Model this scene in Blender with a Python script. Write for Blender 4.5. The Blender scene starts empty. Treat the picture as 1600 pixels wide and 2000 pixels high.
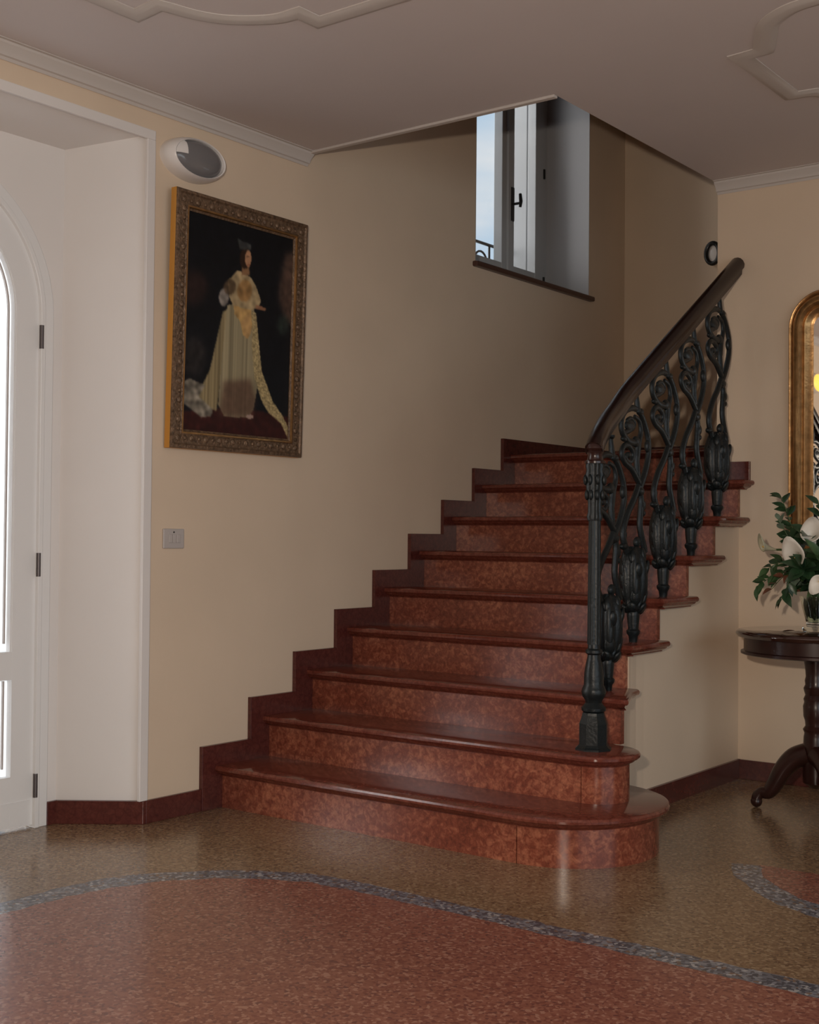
import bpy, bmesh, math, random
import numpy as np
from mathutils import Vector, Matrix
random.seed(7)
SC = bpy.context.scene
COL = SC.collection
PI = math.pi

# ------------------------------------------------------------------ camera
CAM = Vector((3.832, -4.483, 1.123))
CR, CU, CF = Vector((0.7963, 0.6048, 0.0090)), Vector((0.0043, -0.0205, 0.9998)), Vector((-0.6048, 0.7962, 0.0188))
cd = bpy.data.cameras.new('camera'); cam = bpy.data.objects.new('camera', cd); COL.objects.link(cam)
cd.sensor_fit = 'HORIZONTAL'; cd.sensor_width = 36.0; cd.lens = 2502.8 / 1600 * 36.0
cd.clip_start = 0.05; cd.clip_end = 200
CF.normalize(); CR = CF.cross(CU).normalized(); CU = CR.cross(CF)
cam.matrix_world = Matrix(((CR.x, CU.x, -CF.x, CAM.x), (CR.y, CU.y, -CF.y, CAM.y), (CR.z, CU.z, -CF.z, CAM.z), (0, 0, 0, 1)))
SC.camera = cam

# ------------------------------------------------------------------ view, world, lights
SC.view_settings.view_transform = 'Standard'; SC.view_settings.look = 'None'
SC.view_settings.gamma = 1.0; SC.view_settings.use_curve_mapping = False
SC.view_settings.exposure = 0.0
FLASH_W, SKY, GLOW, LAMP_E = 290.0, 0.90, 7.0, 0.85
SC.cycles.use_denoising = True
SC.cycles.max_bounces = 8; SC.cycles.diffuse_bounces = 5; SC.cycles.glossy_bounces = 4
SC.cycles.transmission_bounces = 6; SC.cycles.sample_clamp_indirect = 4.0
SC.cycles.caustics_reflective = False; SC.cycles.caustics_refractive = False

w = bpy.data.worlds.new('sky'); SC.world = w; w.use_nodes = True
nt = w.node_tree; nt.nodes.clear()
def wn(t, **k):
    n = nt.nodes.new(t)
    for a, b in k.items(): setattr(n, a, b)
    return n
wo = wn('ShaderNodeOutputWorld'); bg = wn('ShaderNodeBackground'); tc = wn('ShaderNodeTexCoord')
mp = wn('ShaderNodeMapping'); mp.inputs['Scale'].default_value = (1.5, 1.5, 6.0)
nz = wn('ShaderNodeTexNoise'); nz.inputs['Scale'].default_value = 2.2; nz.inputs['Detail'].default_value = 4
rp = wn('ShaderNodeValToRGB')
rp.color_ramp.elements[0].position = 0.42; rp.color_ramp.elements[0].color = (0.50, 0.70, 0.90, 1)
rp.color_ramp.elements[1].position = 0.60; rp.color_ramp.elements[1].color = (0.88, 0.92, 0.95, 1)
nt.links.new(tc.outputs['Generated'], mp.inputs[0]); nt.links.new(mp.outputs[0], nz.inputs['Vector'])
nt.links.new(nz.outputs['Fac'], rp.inputs[0]); nt.links.new(rp.outputs[0], bg.inputs[0])
bg.inputs[1].default_value = SKY
# brighter cloud towards the hidden sun, seen only past the door
dp = wn('ShaderNodeVectorMath', operation='DOT_PRODUCT'); dp.inputs[1].default_value = Vector((-0.76, -0.60, 0.27)).normalized()
mr_ = wn('ShaderNodeMapRange', interpolation_type='SMOOTHSTEP'); mr_.inputs['From Min'].default_value = math.cos(math.radians(34)); mr_.inputs['From Max'].default_value = math.cos(math.radians(8)); mr_.inputs['To Max'].default_value = GLOW
bg2 = wn('ShaderNodeBackground'); bg2.inputs[0].default_value = (1.0, 0.97, 0.94, 1); ad = wn('ShaderNodeAddShader')
nt.links.new(tc.outputs['Generated'], dp.inputs[0]); nt.links.new(dp.outputs['Value'], mr_.inputs['Value']); nt.links.new(mr_.outputs['Result'], bg2.inputs[1])
# added sky lobe on the other side of the house, brightens the room walls
dp2 = wn('ShaderNodeVectorMath', operation='DOT_PRODUCT'); dp2.inputs[1].default_value = Vector((0.95, -0.1, 0.22)).normalized()
mr2 = wn('ShaderNodeMapRange', interpolation_type='SMOOTHSTEP'); mr2.inputs['From Min'].default_value = 0.2; mr2.inputs['From Max'].default_value = 0.95; mr2.inputs['To Max'].default_value = 1.85
bg3 = wn('ShaderNodeBackground'); bg3.inputs[0].default_value = (0.86, 0.95, 1.0, 1); ad2 = wn('ShaderNodeAddShader')
nt.links.new(tc.outputs['Generated'], dp2.inputs[0]); nt.links.new(dp2.outputs['Value'], mr2.inputs['Value']); nt.links.new(mr2.outputs['Result'], bg3.inputs[1])
nt.links.new(bg.outputs[0], ad.inputs[0]); nt.links.new(bg2.outputs[0], ad.inputs[1]); nt.links.new(ad.outputs[0], ad2.inputs[0]); nt.links.new(bg3.outputs[0], ad2.inputs[1]); nt.links.new(ad2.outputs[0], wo.inputs[0])

def light(name, kind, loc, energy, color, **k):
    d = bpy.data.lights.new(name, kind); d.energy = energy; d.color = color
    for a, b in k.items(): setattr(d, a, b)
    o = bpy.data.objects.new(name, d); COL.objects.link(o); o.location = loc
    return o
# the photographer's flash, up and to the left of the lens
fl = light('camera_flash', 'SPOT', CAM - CR * 0.25 + CU * 0.23, FLASH_W, (1.0, 0.86, 0.72),
           shadow_soft_size=0.035, spot_size=math.radians(120), spot_blend=0.35)
fl.rotation_euler = (CF + CU * 0.02).to_track_quat('-Z', 'Y').to_euler()
def portal(name, loc, rot, sx, sy):
    o = light(name, 'AREA', loc, 1, (1, 1, 1), shape='RECTANGLE', size=sx, size_y=sy)
    o.rotation_euler = rot; o.data.cycles.is_portal = True
    return o
portal('portal_upper_window', (-0.62, 1.73, 3.35), (0, -PI/2, 0), 1.7, 1.3)
portal('portal_added_opening', (6.62, -3.2, 1.45), (0, PI/2, 0), 2.3, 5.4)
portal('portal_door', (-0.62, -1.945, 1.3), (0, -PI/2, 0), 2.5, 1.3)

# ------------------------------------------------------------------ materials
def srgb(r, g, b):
    f = lambda c: (c/255/12.92) if c/255 <= 0.04045 else ((c/255+0.055)/1.055)**2.4
    return (f(r), f(g), f(b), 1)
def newmat(name):
    m = bpy.data.materials.new(name); m.use_nodes = True
    return m, m.node_tree, m.node_tree.nodes['Principled BSDF']
def basic(name, col, rough=0.5, metal=0.0, spec=0.5, noise=0.0, nscale=8.0, bump=0.0, bscale=60.0, coat=0.0):
    m, t, p = newmat(name)
    c = tuple(col[:3]) + (1,)
    p.inputs['Base Color'].default_value = c; p.inputs['Roughness'].default_value = rough
    p.inputs['Metallic'].default_value = metal; p.inputs['Specular IOR Level'].default_value = spec
    p.inputs['Coat Weight'].default_value = coat; p.inputs['Coat Roughness'].default_value = 0.08
    co = t.nodes.new('ShaderNodeTexCoord')
    if noise:
        n = t.nodes.new('ShaderNodeTexNoise'); n.inputs['Scale'].default_value = nscale; n.inputs['Detail'].default_value = 5
        r = t.nodes.new('ShaderNodeValToRGB')
        r.color_ramp.elements[0].position = 0.3; r.color_ramp.elements[1].position = 0.7
        r.color_ramp.elements[0].color = tuple(x*(1-noise) for x in c[:3]) + (1,)
        r.color_ramp.elements[1].color = tuple(min(1, x*(1+noise)) for x in c[:3]) + (1,)
        t.links.new(co.outputs['Object'], n.inputs['Vector']); t.links.new(n.outputs['Fac'], r.inputs[0])
        t.links.new(r.outputs[0], p.inputs['Base Color'])
    if bump:
        n2 = t.nodes.new('ShaderNodeTexNoise'); n2.inputs['Scale'].default_value = bscale; n2.inputs['Detail'].default_value = 3
        b = t.nodes.new('ShaderNodeBump'); b.inputs['Strength'].default_value = bump; b.inputs['Distance'].default_value = 0.01
        t.links.new(co.outputs['Object'], n2.inputs['Vector']); t.links.new(n2.outputs['Fac'], b.inputs['Height'])
        t.links.new(b.outputs[0], p.inputs['Normal'])
    return m
def marble(name, dark, mid, lite, rough):
    m, t, p = newmat(name)
    co = t.nodes.new('ShaderNodeTexCoord')
    n = t.nodes.new('ShaderNodeTexNoise'); n.inputs['Scale'].default_value = 44; n.inputs['Detail'].default_value = 6; n.inputs['Roughness'].default_value = 0.65; n.inputs['Distortion'].default_value = 0.6
    n2 = t.nodes.new('ShaderNodeTexNoise'); n2.inputs['Scale'].default_value = 3.5; n2.inputs['Detail'].default_value = 3
    v = t.nodes.new('ShaderNodeTexVoronoi'); v.feature = 'DISTANCE_TO_EDGE'; v.inputs['Scale'].default_value = 34
    mx = t.nodes.new('ShaderNodeMath'); mx.operation = 'MULTIPLY_ADD'; mx.inputs[1].default_value = 0.30
    ma = t.nodes.new('ShaderNodeMath'); ma.operation = 'MULTIPLY'; ma.inputs[1].default_value = 0.72
    r = t.nodes.new('ShaderNodeValToRGB'); e = r.color_ramp.elements
    e[0].position = 0.30; e[0].color = dark; e[1].position = 0.70; e[1].color = lite
    k = e.new(0.50); k.color = mid
    t.links.new(co.outputs['Object'], n.inputs['Vector']); t.links.new(co.outputs['Object'], n2.inputs['Vector']); t.links.new(co.outputs['Object'], v.inputs['Vector'])
    t.links.new(n.outputs['Fac'], ma.inputs[0]); t.links.new(n2.outputs['Fac'], mx.inputs[0]); t.links.new(ma.outputs[0], mx.inputs[2])
    t.links.new(mx.outputs[0], r.inputs[0])
    mm = t.nodes.new('ShaderNodeMix'); mm.data_type = 'RGBA'; mm.blend_type = 'MULTIPLY'; mm.inputs[0].default_value = 0.35
    r2 = t.nodes.new('ShaderNodeValToRGB'); r2.color_ramp.elements[0].color = (0.45, 0.4, 0.4, 1); r2.color_ramp.elements[1].position = 0.12
    t.links.new(v.outputs['Distance'], r2.inputs[0]); t.links.new(r.outputs[0], mm.inputs[6]); t.links.new(r2.outputs[0], mm.inputs[7])
    t.links.new(mm.outputs[2], p.inputs['Base Color'])
    p.inputs['Roughness'].default_value = rough; p.inputs['Specular IOR Level'].default_value = 0.5
    return m
def terrazzo(name, cols, rough=0.22, scale=115.0):
    m, t, p = newmat(name)
    co = t.nodes.new('ShaderNodeTexCoord'); mp = t.nodes.new('ShaderNodeMapping')
    n0 = t.nodes.new('ShaderNodeTexNoise'); n0.inputs['Scale'].default_value = 30
    v = t.nodes.new('ShaderNodeTexVoronoi'); v.inputs['Scale'].default_value = scale; v.inputs['Randomness'].default_value = 1
    sp = t.nodes.new('ShaderNodeSeparateColor'); r = t.nodes.new('ShaderNodeValToRGB'); r.color_ramp.interpolation = 'CONSTANT'
    e = r.color_ramp.elements; N = len(cols)
    e[0].position = 0; e[0].color = cols[0][1]; pos = cols[0][0]
    e[1].position = pos; e[1].color = cols[1][1]
    for i in range(2, N):
        pos += cols[i-1][0]; k = e.new(pos); k.color = cols[i][1]
    add = t.nodes.new('ShaderNodeMix'); add.data_type = 'RGBA'; add.blend_type = 'ADD'; add.inputs[0].default_value = 0.012
    t.links.new(co.outputs['Object'], mp.inputs[0]); t.links.new(mp.outputs[0], n0.inputs['Vector'])
    t.links.new(mp.outputs[0], add.inputs[6]); t.links.new(n0.outputs['Color'], add.inputs[7]); t.links.new(add.outputs[2], v.inputs['Vector'])
    t.links.new(v.outputs['Color'], sp.inputs[0]); t.links.new(sp.outputs[0], r.inputs[0])
    t.links.new(r.outputs[0], p.inputs['Base Color'])
    p.inputs['Roughness'].default_value = rough; p.inputs['Specular IOR Level'].default_value = 0.5
    return m
def emit(name, col, s):
    m, t, p = newmat(name); p.inputs['Base Color'].default_value = tuple(col[:3])+(1,)
    p.inputs['Emission Color'].default_value = tuple(col[:3])+(1,); p.inputs['Emission Strength'].default_value = s
    return m
def glass(name, col=(1, 1, 1, 1), rough=0.0, ior=1.45):
    m, t, p = newmat(name); p.inputs['Base Color'].default_value = col; p.inputs['Roughness'].default_value = rough
    p.inputs['Transmission Weight'].default_value = 1; p.inputs['IOR'].default_value = ior
    return m
def thin_pane(name):
    m = bpy.data.materials.new(name); m.use_nodes = True; t = m.node_tree; t.nodes.clear()
    o = t.nodes.new('ShaderNodeOutputMaterial'); mx = t.nodes.new('ShaderNodeMixShader'); tr = t.nodes.new('ShaderNodeBsdfTransparent')
    gl = t.nodes.new('ShaderNodeBsdfGlossy'); gl.inputs['Roughness'].default_value = 0.02; mx.inputs[0].default_value = 0.06
    t.links.new(tr.outputs[0], mx.inputs[1]); t.links.new(gl.outputs[0], mx.inputs[2]); t.links.new(mx.outputs[0], o.inputs[0])
    return m
def frosted(name):
    m = bpy.data.materials.new(name); m.use_nodes = True; t = m.node_tree; t.nodes.clear()
    o = t.nodes.new('ShaderNodeOutputMaterial'); mx = t.nodes.new('ShaderNodeMixShader'); tl = t.nodes.new('ShaderNodeBsdfTranslucent')
    tl.inputs[0].default_value = (0.95, 0.96, 0.97, 1)
    gl = t.nodes.new('ShaderNodeBsdfGlossy'); gl.inputs['Roughness'].default_value = 0.1; mx.inputs[0].default_value = 0.05
    t.links.new(tl.outputs[0], mx.inputs[1]); t.links.new(gl.outputs[0], mx.inputs[2]); t.links.new(mx.outputs[0], o.inputs[0])
    return m

M = {}
M['wall'] = basic('cream_plaster', (0.66, 0.53, 0.40), 0.75, noise=0.03, nscale=2.5, bump=0.03, bscale=120)
M['ceil'] = basic('ceiling_paint', (0.60, 0.55, 0.54), 0.8, noise=0.02, nscale=1.5)
M['mould'] = basic('moulding_paint', (0.54, 0.50, 0.47), 0.7)
M['white'] = basic('white_paint', (0.72, 0.69, 0.67), 0.45, noise=0.015, nscale=3)
M['winpaint'] = basic('window_paint', (0.42, 0.43, 0.44), 0.4)
M['reveal'] = basic('reveal_paint', (0.33, 0.33, 0.34), 0.6)
M['door'] = basic('door_paint', (0.74, 0.74, 0.74), 0.35)
M['riser'] = marble('red_marble', (0.085, 0.020, 0.012, 1), (0.20, 0.052, 0.029, 1), (0.42, 0.155, 0.085, 1), 0.22)
M['tread'] = marble('red_marble_polished', (0.095, 0.023, 0.015, 1), (0.145, 0.037, 0.024, 1), (0.215, 0.066, 0.042, 1), 0.12)
M['skirt'] = marble('dark_red_marble', (0.05, 0.012, 0.010, 1), (0.085, 0.02, 0.016, 1), (0.12, 0.032, 0.024, 1), 0.25)
M['tan'] = terrazzo('tan_terrazzo', [(0.30, (0.20, 0.125, 0.070, 1)), (0.27, (0.235, 0.15, 0.085, 1)), (0.2, (0.165, 0.10, 0.055, 1)), (0.14, (0.29, 0.20, 0.12, 1)), (0.09, (0.13, 0.075, 0.042, 1))])
M['red'] = terrazzo('red_terrazzo', [(0.3, (0.23, 0.085, 0.058, 1)), (0.27, (0.265, 0.105, 0.072, 1)), (0.2, (0.19, 0.066, 0.046, 1)), (0.14, (0.34, 0.17, 0.12, 1)), (0.09, (0.15, 0.055, 0.042, 1))])
M['grey'] = terrazzo('grey_mosaic', [(0.3, (0.13, 0.13, 0.15, 1)), (0.3, (0.07, 0.07, 0.085, 1)), (0.2, (0.20, 0.20, 0.22, 1)), (0.10, (0.34, 0.33, 0.33, 1)), (0.10, (0.17, 0.11, 0.08, 1))], scale=95)
M['iron'] = basic('dark_green_iron', (0.0065, 0.0095, 0.0105), 0.38, spec=0.32, bump=0.15, bscale=90)
M['wood'] = basic('dark_polished_wood', (0.026, 0.009, 0.007), 0.28, spec=0.35, noise=0.3, nscale=14, coat=0.12)
M['tabletop'] = basic('polished_table_top', (0.030, 0.011, 0.008), 0.07, spec=0.6, noise=0.3, nscale=10, coat=0.7)
M['rail'] = basic('dark_rail_wood', (0.014, 0.0055, 0.0045), 0.26, spec=0.4, noise=0.25, nscale=14, coat=0.1)
M['sill'] = basic('brown_stone', (0.07, 0.03, 0.022), 0.3)
M['gold'] = basic('gilt', (0.42, 0.24, 0.10), 0.32, metal=0.85, noise=0.25, nscale=30, bump=0.1, bscale=60)
M['goldside'] = basic('gilt_edge', (0.62, 0.30, 0.06), 0.4, metal=0.3)
M['bronze'] = basic('carved_bronze_gilt', (0.16, 0.10, 0.06), 0.45, metal=0.35, noise=0.5, nscale=70, bump=0.5, bscale=110)
M['mirror'] = basic('mirror_glass', (0.88, 0.88, 0.86), 0.02, metal=1.0)
M['plastic'] = basic('white_plastic', (0.75, 0.72, 0.70), 0.3)
M['switch'] = basic('grey_plastic', (0.46, 0.42, 0.40), 0.35)
M['lampglass'] = basic('grey_diffuser', (0.17, 0.165, 0.17), 0.15)
M['lamplit'] = emit('lit_diffuser', (1.0, 0.70, 0.13), LAMP_E)
M['black'] = basic('black_metal', (0.012, 0.011, 0.010), 0.3)
M['brass'] = basic('brass', (0.35, 0.24, 0.10), 0.3, metal=0.9)
M['hinge'] = basic('steel_hinge', (0.10, 0.085, 0.085), 0.4, metal=0.5)
M['pane'] = thin_pane('clear_pane'); M['frost'] = frosted('frosted_pane')
M['vase'] = glass('vase_glass', (0.93, 0.97, 0.93, 1))
M['water'] = glass('vase_water', (0.75, 0.88, 0.72, 1), 0.0, 1.33)
M['leaf'] = basic('dark_leaf', (0.022, 0.055, 0.022), 0.35, noise=0.4, nscale=25)
M['leaf2'] = basic('mid_leaf', (0.045, 0.095, 0.035), 0.4, noise=0.4, nscale=25)
M['leaf3'] = basic('grey_green_leaf', (0.14, 0.19, 0.13), 0.45, noise=0.3, nscale=25)
M['vaseleaf'] = basic('vase_greenery', (0.075, 0.13, 0.045), 0.45, noise=0.5, nscale=30)
M['brownleaf'] = basic('russet_leaf', (0.14, 0.05, 0.025), 0.5)
M['stem'] = basic('green_stem', (0.06, 0.11, 0.035), 0.4)
M['petal'] = basic('white_petal', (0.72, 0.68, 0.60), 0.45)
M['petalg'] = basic('green_white_petal', (0.50, 0.48, 0.34), 0.45)
M['spadix'] = basic('yellow_spadix', (0.70, 0.48, 0.14), 0.6)
M['paving'] = basic('pale_paving', (0.8, 0.79, 0.77), 0.8, noise=0.05)

# ------------------------------------------------------------------ mesh helpers
class MB:
    def __init__(s): s.v = []; s.f = []; s.mi = []
    def add(s, vs, fs, mi=0):
        o = len(s.v); s.v += [tuple(p) for p in vs]
        for f in fs: s.f.append([i+o for i in f]); s.mi.append(mi)
        return s
    def box(s, a, b, mi=0):
        x0, y0, z0 = a; x1, y1, z1 = b
        x0, x1 = min(x0, x1), max(x0, x1); y0, y1 = min(y0, y1), max(y0, y1); z0, z1 = min(z0, z1), max(z0, z1)
        V = [(x0,y0,z0),(x1,y0,z0),(x1,y1,z0),(x0,y1,z0),(x0,y0,z1),(x1,y0,z1),(x1,y1,z1),(x0,y1,z1)]
        return s.add(V, [(0,3,2,1),(4,5,6,7),(0,1,5,4),(1,2,6,5),(2,3,7,6),(3,0,4,7)], mi)
    def prism(s, poly, fn0, fn1, mi=0):
        n = len(poly); V = [fn0(p) for p in poly] + [fn1(p) for p in poly]
        F = [list(range(n))[::-1], list(range(n, 2*n))] + [(i, (i+1) % n, n+(i+1) % n, n+i) for i in range(n)]
        return s.add(V, F, mi)
    def zprism(s, poly, z0, z1, mi=0): return s.prism(poly, lambda p: (p[0], p[1], z0), lambda p: (p[0], p[1], z1), mi)
    def xprism(s, poly, x0, x1, mi=0): return s.prism(poly, lambda p: (x0, p[0], p[1]), lambda p: (x1, p[0], p[1]), mi)
    def lathe(s, prof, c=(0, 0, 0), n=24, lobes=0, amp=0.0, mi=0, sx=1.0, sy=1.0):
        V = []; F = []
        for (z, r) in prof:
            for i in range(n):
                a = 2*PI*i/n; rr = r*(1+amp*math.cos(lobes*a)) if lobes else r
                V.append((c[0]+rr*math.cos(a)*sx, c[1]+rr*math.sin(a)*sy, c[2]+z))
        m = len(prof)
        for j in range(m-1):
            for i in range(n): F.append((j*n+i, j*n+(i+1) % n, (j+1)*n+(i+1) % n, (j+1)*n+i))
        F.append(list(range(n))[::-1]); F.append([(m-1)*n+i for i in range(n)])
        return s.add(V, F, mi)
    def tube(s, pts, rad, n=8, flat=None, mi=0):
        pts = [Vector(p) for p in pts]; m = len(pts)
        if not hasattr(rad, '__len__'): rad = [rad]*m
        V = []; F = []; up = None
        for i, p in enumerate(pts):
            t = (pts[min(i+1, m-1)] - pts[max(i-1, 0)]); t = t.normalized() if t.length > 1e-9 else Vector((0, 0, 1))
            if flat is not None: b = Vector(flat)
            else:
                if up is None: up = Vector((0, 0, 1)) if abs(t.z) < 0.9 else Vector((1, 0, 0))
                b = (up - t*up.dot(t)).normalized(); up = b
            a = t.cross(b).normalized()
            fb = 0.7 if flat is not None else 1.0
            for k in range(n):
                th = 2*PI*k/n; V.append(p + a*rad[i]*math.cos(th) + b*rad[i]*fb*math.sin(th))
        for i in range(m-1):
            for k in range(n): F.append((i*n+k, i*n+(k+1) % n, (i+1)*n+(k+1) % n, (i+1)*n+k))
        F.append(list(range(n))[::-1]); F.append([(m-1)*n+k for k in range(n)])
        return s.add(V, F, mi)
    def ell(s, c, r, n=12, m=8, mi=0):
        V = [(c[0], c[1], c[2]-r[2])]; F = []
        for j in range(1, m):
            ph = -PI/2+PI*j/m
            for i in range(n):
                a = 2*PI*i/n; V.append((c[0]+r[0]*math.cos(ph)*math.cos(a), c[1]+r[1]*math.cos(ph)*math.sin(a), c[2]+r[2]*math.sin(ph)))
        V.append((c[0], c[1], c[2]+r[2]))
        for i in range(n): F.append((0, 1+(i+1) % n, 1+i))
        for j in range(m-2):
            for i in range(n): F.append((1+j*n+i, 1+j*n+(i+1) % n, 1+(j+1)*n+(i+1) % n, 1+(j+1)*n+i))
        L = len(V)-1
        for i in range(n): F.append((L, 1+(m-2)*n+i, 1+(m-2)*n+(i+1) % n))
        return s.add(V, F, mi)
    def sweep(s, path, prof, closed=False, mi=0, up=None):
        """prof: (a,b) pairs; a along the side vector, b along the up vector."""
        pts = [Vector(p) for p in path]; m = len(pts); n = len(prof); V = []; F = []
        for i, p in enumerate(pts):
            if closed: t1 = (p-pts[i-1]).normalized(); t2 = (pts[(i+1) % m]-p).normalized()
            else:
                t1 = (p-pts[i-1]).normalized() if i else (pts[1]-p).normalized()
                t2 = (pts[i+1]-p).normalized() if i < m-1 else t1
            t = (t1+t2).normalized(); U = Vector(up) if up else Vector((0, 0, 1))
            a = t.cross(U).normalized(); b = a.cross(t).normalized() if not up else U
            k = 1/max(0.35, math.sqrt(max(0.0, (1+t1.dot(t2))/2)))
            for (x, y) in prof: V.append(p + a*x*k + b*y)
        R = m if closed else m-1
        for i in range(R):
            for k in range(n): F.append((i*n+k, i*n+(k+1) % n, ((i+1) % m)*n+(k+1) % n, ((i+1) % m)*n+k))
        if not closed: F.append(list(range(n))[::-1]); F.append([(m-1)*n+k for k in range(n)])
        return s.add(V, F, mi)

def thing(name, label, cat, loc=(0, 0, 0), group=None):
    o = bpy.data.objects.new(name, None); o.empty_display_size = 0.1; COL.objects.link(o); o.location = loc
    o['label'] = label; o['category'] = cat
    if group: o['group'] = group
    return o
def wloc(o):
    v = Vector((0, 0, 0))
    while o: v += o.location; o = o.parent
    return v
def obj(name, mb, mat, parent=None, smooth=None, bevel=0.0, label=None, local=False, loc=None):
    """links one mesh object; vertices are given in world space unless local."""
    off = wloc(parent) if parent else Vector((0, 0, 0))
    base = Vector(loc) if loc is not None else off
    vs = mb.v if local else [tuple(Vector(v)-base) for v in mb.v]
    me = bpy.data.meshes.new(name); me.from_pydata(vs, [], mb.f); me.validate(verbose=False); me.update()
    bm = bmesh.new(); bm.from_mesh(me); bmesh.ops.recalc_face_normals(bm, faces=bm.faces); bm.to_mesh(me); bm.free()
    for m_ in (mat if isinstance(mat, (list, tuple)) else [mat]): me.materials.append(m_)
    if any(mb.mi) and len(me.polygons) == len(mb.mi): me.polygons.foreach_set('material_index', mb.mi)
    if smooth is not None:
        me.polygons.foreach_set('use_smooth', [True]*len(me.polygons)); me.set_sharp_from_angle(angle=math.radians(smooth))
    o = bpy.data.objects.new(name, me); COL.objects.link(o)
    if parent: o.parent = parent
    if loc is not None: o.location = Vector(loc) - off
    if bevel:
        b = o.modifiers.new('bevel', 'BEVEL'); b.width = bevel; b.segments = 2; b.limit_method = 'ANGLE'
    if label: o['label'] = label
    return o
def tag(o, label, cat, group=None):
    o['label'] = label; o['category'] = cat
    if group: o['group'] = group
    return o
def struct(name, mb, mat, smooth=None, bevel=0.0):
    o = obj(name, mb, mat, None, smooth, bevel); o['kind'] = 'structure'; return o
def crom(P, k=8):
    P = [Vector(p) for p in P]; out = []
    for i in range(len(P)-1):
        a, b, c, d = P[max(i-1, 0)], P[i], P[i+1], P[min(i+2, len(P)-1)]
        for j in range(k):
            t = j/k
            out.append(0.5*((2*b)+(c-a)*t+(2*a-5*b+4*c-d)*t*t+(3*b-a-3*c+d)*t**3))
    out.append(P[-1]); return out

# ------------------------------------------------------------------ measures
H, G, YN = 0.175, 0.2768, -0.765          # rise, going, y of the first nosing
ZC = 2.83                                  # ceiling
YB = 1.28                                  # wall with the mirror
XH = 1.297                                 # left end of that wall, edge of the stair opening
YO = -0.225                                # near edge of the stair opening
YL = 2.80                                  # far wall of the stairwell
nose = lambda k: YN + (k-1)*G
riser = lambda k: nose(k) + 0.042
TT = 0.045
RX0, RX1, RY0 = 0.0, 6.6, -6.8

# ------------------------------------------------------------------ room shell
b = MB(); b.box((-0.6, RY0-0.2, -0.12), (RX1+0.2, YL+0.2, 0.0)); floor = struct('floor', b, M['tan'])
def jit(poly, step=0.035, a=0.006, seed=1):
    R = random.Random(seed); out = []
    n = len(poly)
    for i in range(n):
        p, q = Vector(poly[i]+(0,)), Vector(poly[(i+1) % n]+(0,)); L = (q-p).length; k = max(1, int(L/step))
        for j in range(k):
            r = p.lerp(q, j/k); out.append((r.x+R.uniform(-a, a), r.y+R.uniform(-a, a)))
    return out
def rcorner(cx, cy, r, a0, a1, n=12): return [(cx+r*math.cos(a0+(a1-a0)*i/n), cy+r*math.sin(a0+(a1-a0)*i/n)) for i in range(n+1)]
outer = [(6.2, -1.275)] + [(1.16, -1.25), (0.983, -1.276), (0.834, -1.35), (0.702, -1.462), (0.585, -1.591), (0.515, -1.739), (0.492, -1.929)] + [(0.492, -5.9), (6.2, -5.9)]
inner = [(6.1, -1.395)] + [(1.30, -1.338), (1.051, -1.358), (0.92, -1.425), (0.80, -1.51), (0.68, -1.65), (0.622, -1.80), (0.595, -1.95)] + [(0.595, -5.8), (6.1, -5.8)]
o = obj('inlay_border', MB().zprism(jit(outer, seed=3), -0.01, 0.0006), M['grey'], floor)
o = obj('inlay_panel', MB().zprism(jit(inner, seed=4), -0.01, 0.0012), M['red'], floor)
o2 = [(5.9, -0.70), (2.50, -0.70), (2.343, -0.63), (2.22, -0.52), (2.10, -0.39), (2.03, -0.25), (2.12, -0.22), (5.9, -0.22)]
i2 = [(5.9, -0.59), (2.52, -0.585), (2.40, -0.545), (2.29, -0.455), (2.185, -0.345), (2.12, -0.21), (5.9, -0.21)]
obj('inlay_border', MB().zprism(jit(o2, seed=5), -0.01, 0.0006), M['grey'], floor)
obj('inlay_panel', MB().zprism(jit(i2, seed=6), -0.01, 0.0012), M['red'], floor)

b = MB(); b.box((-0.0, RY0, ZC), (RX1, YO, ZC+0.22)); b.box((XH, YO, ZC), (RX1, YB, ZC+0.22)); struct('ceiling', b, M['ceil'])

# left wall with the door niche and the stair window
ND0, ND1, NS = -2.763, -1.127, 2.688      # niche edges on the wall face, soffit
NI0, NI1, NSI, XD = -2.55, -1.335, 2.622, -0.27
WY0, WY1, WZ0, WZ1 = 1.12, 2.343, 2.575, 4.1
b = MB()
b.box((-0.6, RY0, 0), (0, ND0, ZC+0.3)); b.box((-0.6, ND0, NS), (0, ND1, ZC+0.3)); b.box((-0.6, ND1, 0), (0, WY0, 5.7))
b.box((-0.6, WY0, 0), (0, WY1, WZ0)); b.box((-0.6, WY0, WZ1), (0, WY1, 5.7)); b.box((-0.6, WY1, 0), (0, YL+0.2, 5.7))
struct('wall_left', b, M['wall'])
b = MB()   # splayed, white-painted linings of the niche
b.zprism([(0.0, ND1), (XD, NI1), (-0.6, NI1), (-0.6, ND1)], 0, NS)
b.zprism([(0.0, ND0), (-0.6, ND0), (-0.6, NI0), (XD, NI0)], 0, NS)
b.add([(0, ND0, NS), (0, ND1, NS), (XD, ND1, NSI), (XD, ND0, NSI), (-0.6, ND0, NSI), (-0.6, ND1, NSI), (-0.6, ND0, NS), (-0.6, ND1, NS)],
      [(0, 1, 2, 3), (3, 2, 5, 4), (4, 5, 7, 6), (0, 6, 7, 1), (0, 3, 4, 6), (1, 7, 5, 2)])
DC, DR, DZ = -1.945, 0.505, 1.955         # arch centre, radius, springing
FR = 0.56
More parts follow.
